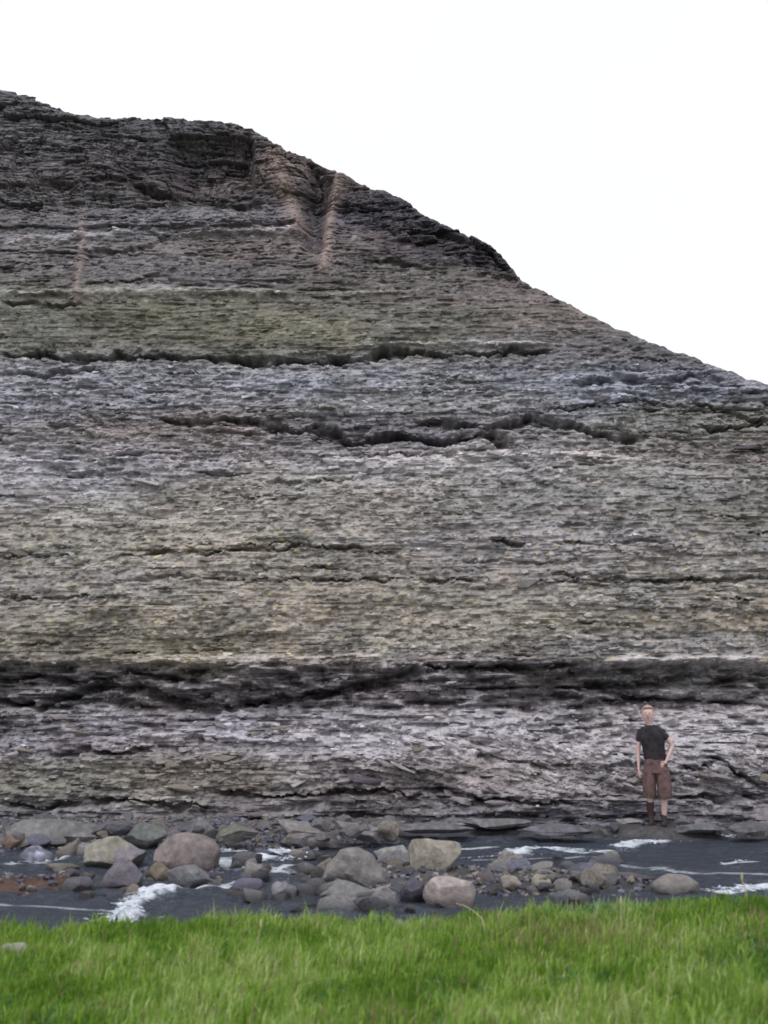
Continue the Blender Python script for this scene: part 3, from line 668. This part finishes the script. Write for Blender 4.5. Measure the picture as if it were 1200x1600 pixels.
BO = [
 ('boulder', 288, 1366, 104, 60, (112, 98, 100), 'large rounded brownish boulder, biggest stone in the stream', 11, 0, .05, .8, 5, .03, None, .8, .98),
 ('boulder', 178, 1362, 96, 52, (118, 114, 100), 'broad pale grey and olive boulder left of the big brown one', 12, 0, -.1, .7, 10, .07, (96, 92, 100), .6, .9),
 ('boulder', 186, 1396, 68, 52, (98, 90, 104), 'angular purplish grey boulder at the front of the left stone cluster', 13, .3, .3, .8, 12, .07, None, .55, .85),
 ('boulder', 246, 1386, 48, 38, (112, 98, 82), 'small brown boulder wedged between two bigger boulders', 14, 0, .2, .9, 8, .06, None, .65, .95),
 ('boulder', 292, 1396, 74, 42, (96, 96, 104), 'grey blue boulder just below the big brown boulder', 15, .2, 0, .8, 9, .07, None, .6, .9),
 ('boulder', 682, 1372, 84, 58, (134, 126, 112), 'squarish cream boulder in the middle of the stream', 16, .1, .06, .7, 11, .05, (120, 114, 106), .62, .8),
 ('boulder', 702, 1424, 78, 56, (140, 124, 124), 'pinkish wedge shaped boulder at the edge of the grass', 17, 0, .42, .6, 12, .04, None, .5, .75),
 ('boulder', 614, 1352, 56, 30, (126, 126, 128), 'pale grey low boulder just left of the cream one', 18, 0, -.25, .8, 9, .06, None, .6, .9),
 ('boulder', 560, 1388, 100, 56, (108, 102, 102), 'sloping grey boulder in the middle of the stony bar', 19, .2, .35, .8, 12, .08, None, .55, .85),
 ('boulder', 545, 1420, 92, 40, (106, 104, 108), 'low grey boulder nearest the grass at mid stream', 20, -.1, .05, .7, 9, .08, None, .6, .9),
 ('boulder', 507, 1388, 50, 44, (108, 100, 96), 'brownish grey upright stone left of the sloping grey boulder', 21, 0, .2, .8, 10, .08, None, .55, .85),
 ('boulder', 648, 1418, 44, 42, (66, 64, 82), 'dark slate blue boulder left of the pink wedge', 22, 0, .3, .8, 10, .08, None, .55, .85),
 ('boulder', 1060, 1404, 76, 34, (112, 104, 104), 'domed grey brown boulder behind the grass at the right', 23, 0, 0, .8, 4, .04, None, .8, .98),
 ('boulder', 66, 1330, 150, 44, (100, 98, 100), 'long flat grey slab on the far shore at the left', 24, .1, .03, .6, 12, .08, None, .55, .8),
 ('boulder', 112, 1346, 56, 36, (104, 96, 90), 'brown sided boulder at the right end of the long flat slab', 25, .2, .1, .8, 10, .08, None, .55, .85),
 ('boulder', 92, 1368, 58, 18, (110, 104, 96), 'low tan stone above the rusty pool', 26, 0, 0, .7, 6, .06, None, .7, .95),
 ('boulder', 18, 1326, 36, 22, (108, 84, 72), 'rusty brown stone at the left edge of the picture', 27, 0, 0, .8, 8, .06, None, .6, .9),
 ('boulder', 52, 1352, 54, 28, (100, 100, 124), 'bluish wet stone in front of the long flat slab', 28, .3, .1, .8, 9, .08, (150, 150, 170), .6, .9),
 ('boulder', 226, 1320, 66, 34, (92, 96, 96), 'grey green stone on the shore behind the big brown boulder', 29, 0, .15, .8, 10, .08, None, .55, .85),
 ('boulder', 170, 1310, 60, 26, (84, 82, 92), 'dark grey stone at the foot of the cliff on the left', 30, 0, -.1, .8, 10, .08, None, .55, .85),
 ('boulder', 442, 1412, 40, 32, (110, 108, 120), 'small pale bluish stone beside the left channel', 31, .2, .1, .8, 8, .06, None, .65, .92),
 ('boulder', 386, 1398, 60, 22, (88, 84, 114), 'violet grey wet stone in the left channel', 32, .1, -.1, .8, 8, .06, None, .6, .9),
 ('boulder', 316, 1306, 44, 26, (102, 102, 106), 'grey stone on the shore right of the green grey one', 33, 0, .1, .8, 9, .07, None, .55, .85),
 ('boulder', 372, 1312, 62, 24, (98, 98, 90), 'mossy flat stone on the far shore', 34, 0, -.1, .8, 9, .07, None, .55, .85),
 ('boulder', 474, 1306, 92, 20, (112, 106, 108), 'tilted slab at the top of the outcrop on the far shore', 35, 0, .22, .6, 12, .06, None, .5, .7),
 ('boulder', 500, 1330, 110, 24, (100, 92, 94), 'second tilted slab lower down the shore outcrop', 36, 0, .20, .6, 12, .06, None, .5, .7),
 ('boulder', 560, 1308, 80, 20, (106, 100, 104), 'tilted slab at the right side of the shore outcrop', 37, 0, .28, .6, 12, .06, None, .5, .7),
 ('boulder', 1112, 1284, 46, 16, (112, 106, 108), 'flat block at the foot of the cliff right of the person', 38, 0, .1, .7, 12, .05, None, .5, .7),
 ('boulder', 1166, 1282, 50, 18, (116, 110, 112), 'flat block nearest the right edge under the diagonal crack', 39, 0, .1, .7, 12, .05, None, .5, .7),
 ('boulder', 984, 1290, 40, 10, (126, 122, 122), 'thin pale slab in front of the person at the water', 40, 0, 0, .7, 12, .05, None, .5, .7),
 ('boulder', 680, 1300, 130, 14, (92, 90, 98), 'long thin rock shelf behind the cream boulder', 50, 0, .03, .5, 12, .06, None, .5, .7),
 ('boulder', 780, 1292, 110, 12, (96, 94, 100), 'thin grey shelf at the cliff foot above the first white streak', 51, 0, -.02, .5, 12, .06, None, .5, .7),
 ('boulder', 870, 1302, 120, 13, (84, 84, 96), 'dark bluish shelf at the water left of the person', 52, 0, .03, .5, 12, .06, None, .5, .7),
 ('boulder', 1090, 1300, 100, 12, (88, 88, 98), 'dark bluish shelf at the water right of the person', 53, 0, -.02, .5, 12, .06, None, .5, .7),
 ('boulder', 1185, 1300, 90, 13, (84, 82, 90), 'dark shelf at the water by the right edge', 54, 0, .02, .5, 12, .06, None, .5, .7),
 ('boulder', 640, 1322, 90, 14, (90, 88, 96), 'low dark shelf just behind the cream boulder and its pale neighbour', 55, 0, .04, .5, 12, .06, None, .5, .7),
 ('boulder', 980, 1380, 96, 16, (84, 76, 84), 'long low dark slab in the water on the right', 41, 0, .04, .6, 12, .06, None, .5, .7),
 ('boulder', 955, 1352, 44, 22, (108, 106, 98), 'small tan stone left of the dark blue pool', 42, 0, .1, .8, 10, .06, None, .6, .9),
 ('boulder', 800, 1394, 34, 24, (124, 112, 104), 'light brown stone right of the pink wedge', 43, 0, 0, .8, 8, .06, None, .65, .92),
 ('boulder', 846, 1392, 32, 24, (134, 128, 106), 'yellowish stone at the end of the stony bar', 44, 0, 0, .8, 8, .06, None, .65, .92),
 ('boulder', 866, 1402, 26, 18, (170, 166, 162), 'small nearly white stone beside the yellowish one', 45, 0, 0, .8, 8, .06, None, .65, .92),
 ('boulder', 760, 1384, 44, 26, (90, 80, 90), 'dark purplish stone just right of the cream boulder', 46, 0, .1, .8, 8, .06, None, .6, .9),
 ('boulder', 474, 1398, 30, 14, (168, 130, 110), 'small orange pink stone left of the upright brownish one', 47, 0, 0, .8, 8, .05, None, .65, .92),
 ('boulder', 600, 1412, 36, 26, (130, 118, 116), 'small pinkish stone between low grey and dark blue boulders', 48, 0, 0, .8, 8, .05, None, .65, .92),
]
for (nm, px, pyb, w, h, rgb, lab, seed, rz, ry, deep, cuts, rough, blo, lo, hi) in BO:
    zb = float(max(-0.05, min(.14, bed_h(np.array([G(px, pyb).x]), np.array([G(px, pyb).y]))[0])))
    if pyb > 1330: zb = min(zb, .0)
    boulder(nm, px, pyb, w, h, rgb, lab, seed, rz, ry, deep, cuts, rough, blo, None, zb, lo=lo, hi=hi)

# smaller cobbles, one object each, labelled by where they lie
cob_meshes = []
for k in range(10):
    V_, F_ = boulder_mesh(300 + k, 3, 14, .09, .42, .8); cob_meshes.append((V_, F_))
COBT = [((104, 102, 108), 'grey'), ((88, 86, 98), 'slate grey'), ((118, 108, 100), 'light brown'), ((92, 94, 116), 'bluish'), ((128, 122, 124), 'pale')]
cobc = {}
SHORT = {11: 'large rounded brownish boulder', 12: 'broad grey and olive boulder', 13: 'purplish boulder of the left cluster', 14: 'small brown wedged boulder', 15: 'grey boulder under the brownish one',
         16: 'squarish cream boulder', 17: 'pinkish wedge boulder', 18: 'pale low boulder beside the cream one', 19: 'sloping grey boulder', 20: 'low grey boulder near the grass', 21: 'brownish upright stone',
         22: 'dark slate blue boulder', 23: 'domed boulder at the right', 24: 'long flat slab at the left', 25: 'brown sided boulder at the left', 26: 'low tan stone by the pool', 27: 'rusty brown stone',
         28: 'bluish wet stone at the left', 29: 'grey green shore stone', 30: 'dark stone under the cliff', 31: 'pale bluish channel stone', 32: 'violet grey wet stone', 33: 'grey shore stone', 34: 'mossy flat stone',
         35: 'uppermost tilted slab', 36: 'lower tilted slab', 37: 'right tilted slab', 38: 'flat block right of the person', 39: 'flat block at the right edge', 40: 'thin pale slab by the person',
         41: 'long dark slab in the water', 42: 'small tan stone by the pool', 43: 'light brown stone', 44: 'yellowish stone', 45: 'nearly white stone', 46: 'dark purplish stone', 47: 'orange pink stone', 48: 'small pinkish stone',
         50: 'long thin shelf', 51: 'thin grey shelf', 52: 'dark shelf left of the person', 53: 'dark shelf right of the person', 54: 'dark shelf at the right edge', 55: 'low dark shelf'}
used_labels = set()
BREF = [(q[1], q[2] - q[4] * .4, q[3], SHORT[q[7]]) for q in BO]
ZONES = [(360, 480, 1332, 1405, 'among the splashes of the left channel', 34), (455, 660, 1332, 1425, 'on the stony bar in mid stream', 56), (735, 960, 1338, 1408, 'on the low bar right of the cream boulder', 60),
         (0, 330, 1282, 1345, 'on the far shore behind the left boulders', 40), (330, 620, 1280, 1330, 'on the far shore near the tilted slabs', 30), (620, 960, 1268, 1312, 'at the foot of the cliff left of the person', 10), (1065, 1200, 1262, 1296, 'at the foot of the cliff right of the person', 6), (100, 340, 1362, 1400, 'among the big boulders of the left cluster', 20)]
for (x0, x1, y0, y1, where, n_) in ZONES:
    for _ in range(n_):
        px = random.uniform(x0, x1); py = random.uniform(y0, y1)
        g = G(px, py, 0.02); zb = float(bed_h(np.array([g.x]), np.array([g.y]))[0])
        if py < 1330: g = G(px, py, max(zb, 0))
        k = random.randrange(10)
        bx, by, bw, bn = min(BREF, key=lambda q: (q[0] - px) ** 2 + 4 * (q[1] - py) ** 2)
        dx, dy = px - bx, py - by
        rel = ('right of' if dx > 0 else 'left of') if abs(dx) > bw * .5 and abs(dx) > 2 * abs(dy) else ('in front of' if dy > 0 else 'behind')
        for _try in range(60):
            w = random.choice([.055, .07, .09, .12, .16]) * random.uniform(.8, 1.2)
            t = random.choices(range(5), [4, 3, 2, 2, 1.5])[0]; flat_ = random.uniform(.4, .8)
            size_word = 'tiny' if w < .065 else 'small' if w < .09 else 'medium' if w < .125 else 'large'
            shp = 'flat' if flat_ < .53 else 'blocky' if flat_ > .68 else 'angular'
            lab_ = f'{size_word} {shp} {COBT[t][1]} cobble {rel} the {bn}'
            if lab_ not in used_labels: break
        used_labels.add(lab_)
        if (t, k) not in cobc:
            me = npmesh('cobble', *cob_meshes[k], None, True); me.set_sharp_from_angle(angle=.45); me.materials.append(bmat(COBT[t][0])); cobc[(t, k)] = me
        o = link('cobble', cobc[(t, k)], None, None, lab_, 'stone', 'cobbles ' + where)
        hz = w * flat_
        o.scale = (w, w * random.uniform(.7, 1), hz)
        o.location = (g.x, g.y, max(zb, -.03) + hz * .45)
        o.rotation_euler = (random.uniform(-.3, .3), random.uniform(-.3, .3), random.uniform(0, 6.28))
# gravel
n_ = 9000
gxr = rng.uniform(-6.2, 6.2, n_); gyr = rng.uniform(9.2, 16.5, n_); gz = bed_h(gxr, gyr)
ok = (gz > -.07) & ~((gxr > -.2) & (gyr > 14.5) & (rng.random(n_) < .93)); gxr, gyr, gz = gxr[ok], gyr[ok], gz[ok]; n_ = len(gz)
s = .018 * (3.0 ** rng.random(n_)); size = np.stack([s, s * rng.uniform(.7, 1, n_), s * rng.uniform(.4, .8, n_)], 1)
tone = np.array([s2l(c_[0]) for c_ in COBT])[rng.integers(0, 5, n_)] * (1.2 - .45 * sm(.5, 1.6, gxr) * sm(14, 15, gyr))[:, None] * rng.uniform(.6, 1.2, n_)[:, None]
link('gravel', scatter_mesh('gravel', np.stack([gxr, gyr, gz + s * .25], 1), size, rotm(rng.normal(0, .3, n_), rng.normal(0, .3, n_), rng.uniform(0, 6.28, n_)), tone), M_BED, kind='stuff', label='loose gravel on the bed and shore of the stream')

# ------------------------------------------------------------------ grass
def make_grass_mat():
    m, n, l, out = new_mat('grass_blades')
    at = n.new('ShaderNodeAttribute'); at.attribute_name = 'tint'
    p = n.new('ShaderNodeBsdfPrincipled'); p.inputs['Roughness'].default_value = .5; p.inputs['Specular IOR Level'].default_value = .35
    t = n.new('ShaderNodeBsdfTranslucent'); mixs = n.new('ShaderNodeMixShader'); mixs.inputs[0].default_value = .42
    l.new(at.outputs['Color'], p.inputs['Base Color']); l.new(at.outputs['Color'], t.inputs['Color'])
    l.new(p.outputs[0], mixs.inputs[1]); l.new(t.outputs[0], mixs.inputs[2]); l.new(mixs.outputs[0], out.inputs['Surface'])
    return m
M_GRASS = make_grass_mat()
def blades(x, y, h, w, col, lean=.35, z=None):
    n = len(x); z = bank_h(x, y) if z is None else z
    a = rng.uniform(0, 2 * np.pi, n); d = np.stack([np.cos(a), np.sin(a)], 1)
    b = rng.uniform(0, 2 * np.pi, n); side = np.stack([np.cos(b), np.sin(b)], 1) * (w / 2)[:, None]
    side[:, 0] = np.abs(side[:, 0]) + w * .15
    L = np.abs(rng.normal(0, lean, n))[:, None] * d * h[:, None]
    L[:, 0] += .12 * h
    base = np.stack([x, y], 1)
    V_ = np.zeros((n, 5, 3))
    V_[:, 0, :2] = base - side; V_[:, 1, :2] = base + side
    V_[:, 2, :2] = base + side * .8 + L * .35; V_[:, 3, :2] = base - side * .8 + L * .35
    V_[:, 4, :2] = base + L
    V_[:, 0, 2] = z - .01; V_[:, 1, 2] = z - .01; V_[:, 2, 2] = z + h * .6; V_[:, 3, 2] = z + h * .6
    V_[:, 4, 2] = z + h * np.clip(1 - .35 * np.linalg.norm(L, axis=1) / h, .4, 1)
    f = np.array([[0, 1, 2], [0, 2, 3], [3, 2, 4]])
    F_ = (f[None] + (np.arange(n) * 5)[:, None, None]).reshape(-1, 3)
    c = np.repeat(col[:, None, :], 5, 1)
    return V_.reshape(-1, 3), F_, c.reshape(-1, 3)
N = 250000
yy = 3.9 + 5.3 * rng.random(N) ** .9; xx = (rng.random(N) * 2 - 1) * (.37 * yy + 1.4)
patch = fbm(xx / .55, yy / .7, 401, 3); patch2 = fbm(xx / .2, yy / .3, 402, 2); clump = vn(xx / .12, yy / .16, 403)
h = .072 * (1 + .5 * patch + .5 * clump) * np.exp(rng.normal(0, .3, N)); h = np.clip(h, .025, .24)
w = rng.uniform(.003, .008, N)
GREENS = np.array([(0.235, 0.40, 0.050), (0.35, 0.50, 0.115), (0.115, 0.24, 0.028), (0.52, 0.60, 0.27), (0.34, 0.26, 0.16), (.40, .50, .36)])
r_ = rng.random(N) + .55 * patch + .45 * patch2
ci = np.select([r_ < .28, r_ < .72, r_ < 1.0], [2, 0, 1], 3)
gpx, gpy = project(xx, yy, bank_h(xx, yy) + .05)
dry = np.exp(-((gpx - 900) / 130) ** 2 - ((gpy - 1462) / 22) ** 2) + .8 * np.exp(-((gpx - 1190) / 40) ** 2 - ((gpy - 1440) / 30) ** 2) + .7 * np.exp(-((gpx - 610) / 50) ** 2 - ((gpy - 1590) / 14) ** 2) + .12
ci = np.where(rng.random(N) < dry * .4, 4, ci)
pb = np.exp(-((gpx - 930) / 90) ** 2 - ((gpy - 1412) / 14) ** 2) + .6 * np.exp(-((gpx - 640) / 50) ** 2 - ((gpy - 1436) / 8) ** 2)
ci = np.where(rng.random(N) < pb * .6, 5, ci)
col = GREENS[ci] * np.exp(rng.normal(0, .18, N))[:, None]
gv, gf, gc = blades(xx, yy, h, w, col)
link('grass', npmesh('grass', gv, gf, gc, False), M_GRASS, kind='stuff', label='lush bright green grass across the foreground')
# broad leaved weeds in the turf
n_ = 9000
yy = rng.uniform(4.2, 8.6, n_); xx = (rng.random(n_) * 2 - 1) * (.37 * yy + .6)
ok = vn(xx / .35, yy / .4, 411) > .25; xx, yy = xx[ok], yy[ok]; n_ = len(xx)
col = np.array([(.13, .27, .07), (.20, .33, .13), (.08, .19, .05)])[rng.integers(0, 3, n_)]
gv, gf, gc = blades(xx, yy, rng.uniform(.04, .11, n_), rng.uniform(.012, .026, n_), col, lean=.8)
link('meadow_herbs', npmesh('meadow_herbs', gv, gf, gc, False), M_GRASS, kind='stuff', label='broad leaved herbs mixed into the foreground grass')

# dry stalks, one by one
M_STALK = plain('dry_stalk', (.50, .46, .30))
def stalk(px, py0, pts, label, r=.004, head=False):
    g = G(px, py0, .3); z = float(bank_h(np.array([g.x]), np.array([g.y]))[0]); g = Vector((g.x, g.y, z))
    cu = [g + Vector(p_) for p_ in pts]; bm = bmesh.new(); ringp = None
    for k, c_ in enumerate(cu):
        rr = r * (1 - .5 * k / len(cu)); ring = [bm.verts.new(c_ - g + Vector((rr * math.cos(a), rr * math.sin(a) * .8, rr * .3 * math.sin(a)))) for a in [0, 1.57, 3.14, 4.71]]
        if ringp:
            for i in range(4): bm.faces.new((ringp[i], ringp[(i + 1) % 4], ring[(i + 1) % 4], ring[i]))
        ringp = ring
    bm.faces.new(ringp)
    me = bpy.data.meshes.new('grass_stalk'); bm.to_mesh(me); bm.free()
    o = link('grass_stalk', me, M_STALK, None, label, 'grass stalk'); o.location = g
    if head:
        V_, F_ = boulder_mesh(77, 2, 3, .1); hd = link('seed_head', npmesh('seed_head', V_ * np.array([.008, .008, .03]), F_), M_STALK, o); hd.location = cu[-1] - g + Vector((0, 0, .02))
    return o
stalk(750, 1448, [(.02, 0, 0), (.03, 0, .07), (.01, 0, .14), (-.05, 0, .19), (-.11, 0, .22), (-.16, 0, .235)], 'pale dry grass stalk bending left over the pink wedge boulder', .006)
stalk(970, 1462, [(0, 0, 0), (.005, 0, .12), (.01, 0, .2)], 'upright seeding grass stalk below the domed boulder', .004, True)
stalk(1170, 1440, [(0, 0, 0), (-.01, 0, .12), (-.03, 0, .2)], 'seeding grass stalk near the right edge', .004, True)
stalk(400, 1470, [(0, 0, 0), (.01, 0, .1), (.03, 0, .17)], 'thin seeding grass stalk in the grass left of middle', .0035, True)
g = G(20, 1488, .25)
V_, F_ = boulder_mesh(88, 4, 10, .08)
o = link('boulder', npmesh('boulder', V_ * np.array([.10, .08, .065]), F_, None, True), bmat((128, 124, 112)), None, 'pale stone half hidden in the grass at the left edge', 'stone')
o.location = (g.x, g.y, .245)

# ------------------------------------------------------------------ the person
def skin_obj(name, nodes, edges, mat, parent, sub=2, root=0, label=None):
    me = bpy.data.meshes.new(name)
    me.from_pydata([n_[0] for n_ in nodes], edges, [])
    ob = bpy.data.objects.new(name, me); COL.objects.link(ob)
    md = ob.modifiers.new('Skin', 'SKIN'); md.use_smooth_shade = True; md.branch_smoothing = .6
    for i, n_ in enumerate(nodes):
        sv = me.skin_vertices[0].data[i]; sv.radius = n_[1]; sv.use_root = (i == root)
    sd = ob.modifiers.new('Sub', 'SUBSURF'); sd.levels = sub; sd.render_levels = sub
    dg = bpy.context.evaluated_depsgraph_get(); dg.update()
    nm = bpy.data.meshes.new_from_object(ob.evaluated_get(dg))
    bpy.data.objects.remove(ob); bpy.data.meshes.remove(me)
    nm.name = name
    return link(name, nm, mat, parent, label)

feet = G(1025, 1290, .15); feet.z = max(.10, float(bed_h(np.array([feet.x]), np.array([feet.y - .03]))[0]))
person = link('person', None, None, None, 'person in dark top and loose brown shorts standing at the foot of the cliff', 'person')
person.location = feet + Vector((.03, 0, 0)); person.scale = (.90, .95, .97); person.rotation_euler = (0, 0, math.radians(-14))
M_SKIN = plain('skin', (.66, .46, .43), .5, .05)
M_SHIRT = plain('dark_cloth', (.034, .030, .036), .9, .6, 9)
M_SHORT = plain('brown_cloth', (.150, .095, .092), .9, .5, 14)
M_HAIR = plain('hair', (.42, .30, .29), .7, .2)
M_SHOE = plain('shoe_leather', (.06, .045, .045), .7)
M_EYE = plain('eye', (.03, .02, .02), .3); M_LIP = plain('lip', (.42, .17, .16), .5); M_BELT = plain('belt', (.06, .03, .035), .6)
nd = [((0, 0, .93), (.15, .10)), ((-.015, 0, 1.10), (.135, .09)), ((-.04, .01, 1.30), (.16, .10)), ((-.055, .01, 1.42), (.07, .06)), ((-.068, -.005, 1.475), (.054, .055)),
      ((-.078, -.02, 1.545), (.078, .086)), ((-.082, -.02, 1.63), (.086, .096)), ((-.084, -.01, 1.695), (.06, .07)),
      ((-.205, .01, 1.385), (.052, .05)), ((-.262, .03, 1.10), (.040, .040)), ((-.262, -.02, .84), (.026, .022)), ((-.262, -.03, .78), (.030, .016)),     # 8..11
      ((.105, .01, 1.385), (.052, .05)), ((.275, .05, 1.15), (.040, .040)), ((.165, -.08, .93), (.026, .022)), ((.130, -.10, .90), (.018, .030)),          # 12..15
      ((-.095, 0, .86), (.085, .085)), ((-.105, -.02, .50), (.058, .058)), ((-.110, .02, .30), (.052, .054)), ((-.100, .03, .09), (.034, .036)),            # 16..19
      ((.095, 0, .86), (.085, .085)), ((.110, -.05, .50), (.058, .058)), ((.108, -.02, .30), (.052, .054)), ((.095, .0, .09), (.034, .036))]                 # 20..23
ed = [(0, 1), (1, 2), (2, 3), (3, 4), (4, 5), (5, 6), (6, 7), (2, 8), (8, 9), (9, 10), (10, 11), (2, 12), (12, 13), (13, 14), (14, 15), (0, 16), (16, 17), (17, 18), (18, 19), (0, 20), (20, 21), (21, 22), (22, 23)]
body = skin_obj('body', nd, ed, M_SKIN, person)
# hands: palm end to fingertips, each finger a short chain
def hand(base, down, across, fwd, name='hand'):
    base = Vector(base); down = Vector(down).normalized(); across = Vector(across).normalized(); fwd = Vector(fwd).normalized()
    bm_nodes = [(tuple(base), (.026, .014)), (tuple(base + down * .05), (.036, .013))]; e_ = [(0, 1)]
    for k, L in enumerate([.062, .072, .068, .052]):
        o_ = base + down * .06 + across * (.030 - .020 * k); i0 = len(bm_nodes)
        bm_nodes += [(tuple(o_), (.0095, .009)), (tuple(o_ + down * L * .5 + fwd * .006), (.009, .009)), (tuple(o_ + down * L * .85 + fwd * .022), (.0075, .0075))]
        e_ += [(1, i0), (i0, i0 + 1), (i0 + 1, i0 + 2)]
    i0 = len(bm_nodes); th = base + across * .03 + down * .02
    bm_nodes += [(tuple(th), (.012, .011)), (tuple(th + across * .018 + down * .035 + fwd * .01), (.010, .010)), (tuple(th + across * .02 + down * .058 + fwd * .02), (.008, .008))]
    e_ += [(0, i0), (i0, i0 + 1), (i0 + 1, i0 + 2)]
    return skin_obj(name, bm_nodes, e_, M_SKIN, person, sub=1)
hand((-.262, -.025, .80), (0, -.05, -1), (.4, -1, 0), (.6, .2, 0))
hand((.145, -.092, .915), (-.75, -.2, -.62), (-.5, -.1, .8), (0, .7, -.5))
# face, hair, ears
def blob(name, loc, size, mat, parent, rot=(0, 0, 0), seed=3, cuts=0, sub=3):
    V_, F_ = boulder_mesh(seed, sub, cuts, .01); o_ = link(name, npmesh(name, V_ * np.array(size), F_, None, True), mat, parent); o_.location = loc; o_.rotation_euler = rot; return o_
blob('nose', (-.088, -.114, 1.600), (.012, .018, .022), M_SKIN, person)
for sx in (-.118, -.058): blob('eye', (sx, -.108, 1.625), (.011, .008, .007), M_EYE, person)
for sx in (-.172, .004): blob('ear', (sx, -.01, 1.615), (.010, .018, .03), M_SKIN, person)
blob('mouth', (-.088, -.106, 1.558), (.024, .008, .007), M_LIP, person)
hv, hf = boulder_mesh(5, 4, 0, .05)
hv = hv * np.array([.098, .108, .092]); lowm = (hv[:, 2] < 0) ; hv[:, 2] = np.where(hv[:, 2] < -.0, hv[:, 2] * .9, hv[:, 2]); frontm = (hv[:, 1] < -.03) & (hv[:, 2] < .045)
hv[:, 1] = np.where(frontm, -.03 + (hv[:, 1] + .03) * .12, hv[:, 1])
ho = link('hair', npmesh('hair', hv, hf, None, True), M_HAIR, person); ho.location = (-.084, .012, 1.655)
def loft(name, rings, mat, parent, seg=28, fold=.06, seed=1, label=None):
    V_, F_ = [], []
    for k, (cx_, cy_, cz_, rx, ry) in enumerate(rings):
        t = k / max(1, len(rings) - 1)
        for i in range(seg):
            a = 2 * math.pi * i / seg
            q = 1 + fold * t * math.sin(a * 5 + seed + t * 2) + fold * .5 * t * math.sin(a * 9 + seed * 2)
            V_.append((cx_ + rx * q * math.cos(a), cy_ + ry * q * math.sin(a), cz_ + .006 * math.sin(a * 3 + seed)))
    for k in range(len(rings) - 1):
        for i in range(seg):
            F_.append((k * seg + i, k * seg + (i + 1) % seg, (k + 1) * seg + (i + 1) % seg, (k + 1) * seg + i))
    me = npmesh(name, np.array(V_), np.array(F_), None, True)
    return link(name, me, mat, parent, label)
# shirt: torso shell and two short sleeves
loft('shirt', [(-.058, .005, 1.455, .060, .058), (-.056, .006, 1.435, .100, .075), (-.052, .006, 1.41, .160, .092), (-.048, .006, 1.375, .195, .108), (-.042, .005, 1.32, .200, .124), (-.038, .004, 1.25, .190, .130), (-.025, 0, 1.14, .172, .126),
               (-.010, 0, 1.04, .168, .124), (-.002, 0, .965, .172, .128)], M_SHIRT, person, fold=.05)
for sl in ([((-.175, .01, 1.385), (.066, .066)), ((-.215, .015, 1.33), (.064, .062)), ((-.245, .022, 1.20), (.062, .060))], [((.085, .01, 1.385), (.066, .066)), ((.125, .02, 1.34), (.064, .062)), ((.200, .03, 1.24), (.062, .060))]):
    skin_obj('sleeve', sl, [(0, 1), (1, 2)], M_SHIRT, person)
# shorts: waist ring, two wide legs
loft('waistband', [(0, 0, 1.01, .150, .108), (0, 0, .985, .156, .112), (0, 0, .955, .158, .114)], M_BELT, person, fold=0)
loft('shorts', [(0, 0, .97, .160, .118), (0, 0, .90, .178, .126), (.0, 0, .82, .190, .130), (.003, -.01, .76, .192, .126)], M_SHORT, person, fold=.04)
loft('short_leg', [(-.085, 0, .85, .100, .115), (-.10, -.005, .74, .108, .118), (-.108, -.01, .60, .104, .108), (-.112, -.01, .43, .098, .100), (-.112, -.01, .41, .090, .094)], M_SHORT, person, seed=2)
loft('short_leg', [(.085, 0, .85, .105, .115), (.105, -.01, .74, .115, .120), (.122, -.03, .60, .114, .112), (.128, -.04, .42, .108, .104), (.128, -.04, .40, .100, .098)], M_SHORT, person, seed=4)
loft('sock', [(-.110, .02, .36, .058, .060), (-.108, .025, .25, .056, .058), (-.102, .03, .14, .046, .048)], M_BELT, person, fold=0, label='long dark maroon covering on the leg at the left')  # dark shell added to make this lower leg darker
for sx, sy in ((-.103, -.01), (.093, -.04)):
    blob('shoe', (sx, sy - .03, .045), (.048, .13, .048), M_SHOE, person, seed=9, cuts=2)
    loft('sock', [(sx + .002, sy + .035, .17, .043, .045), (sx + .002, sy + .038, .07, .044, .05)], M_SHOE, person, fold=0)
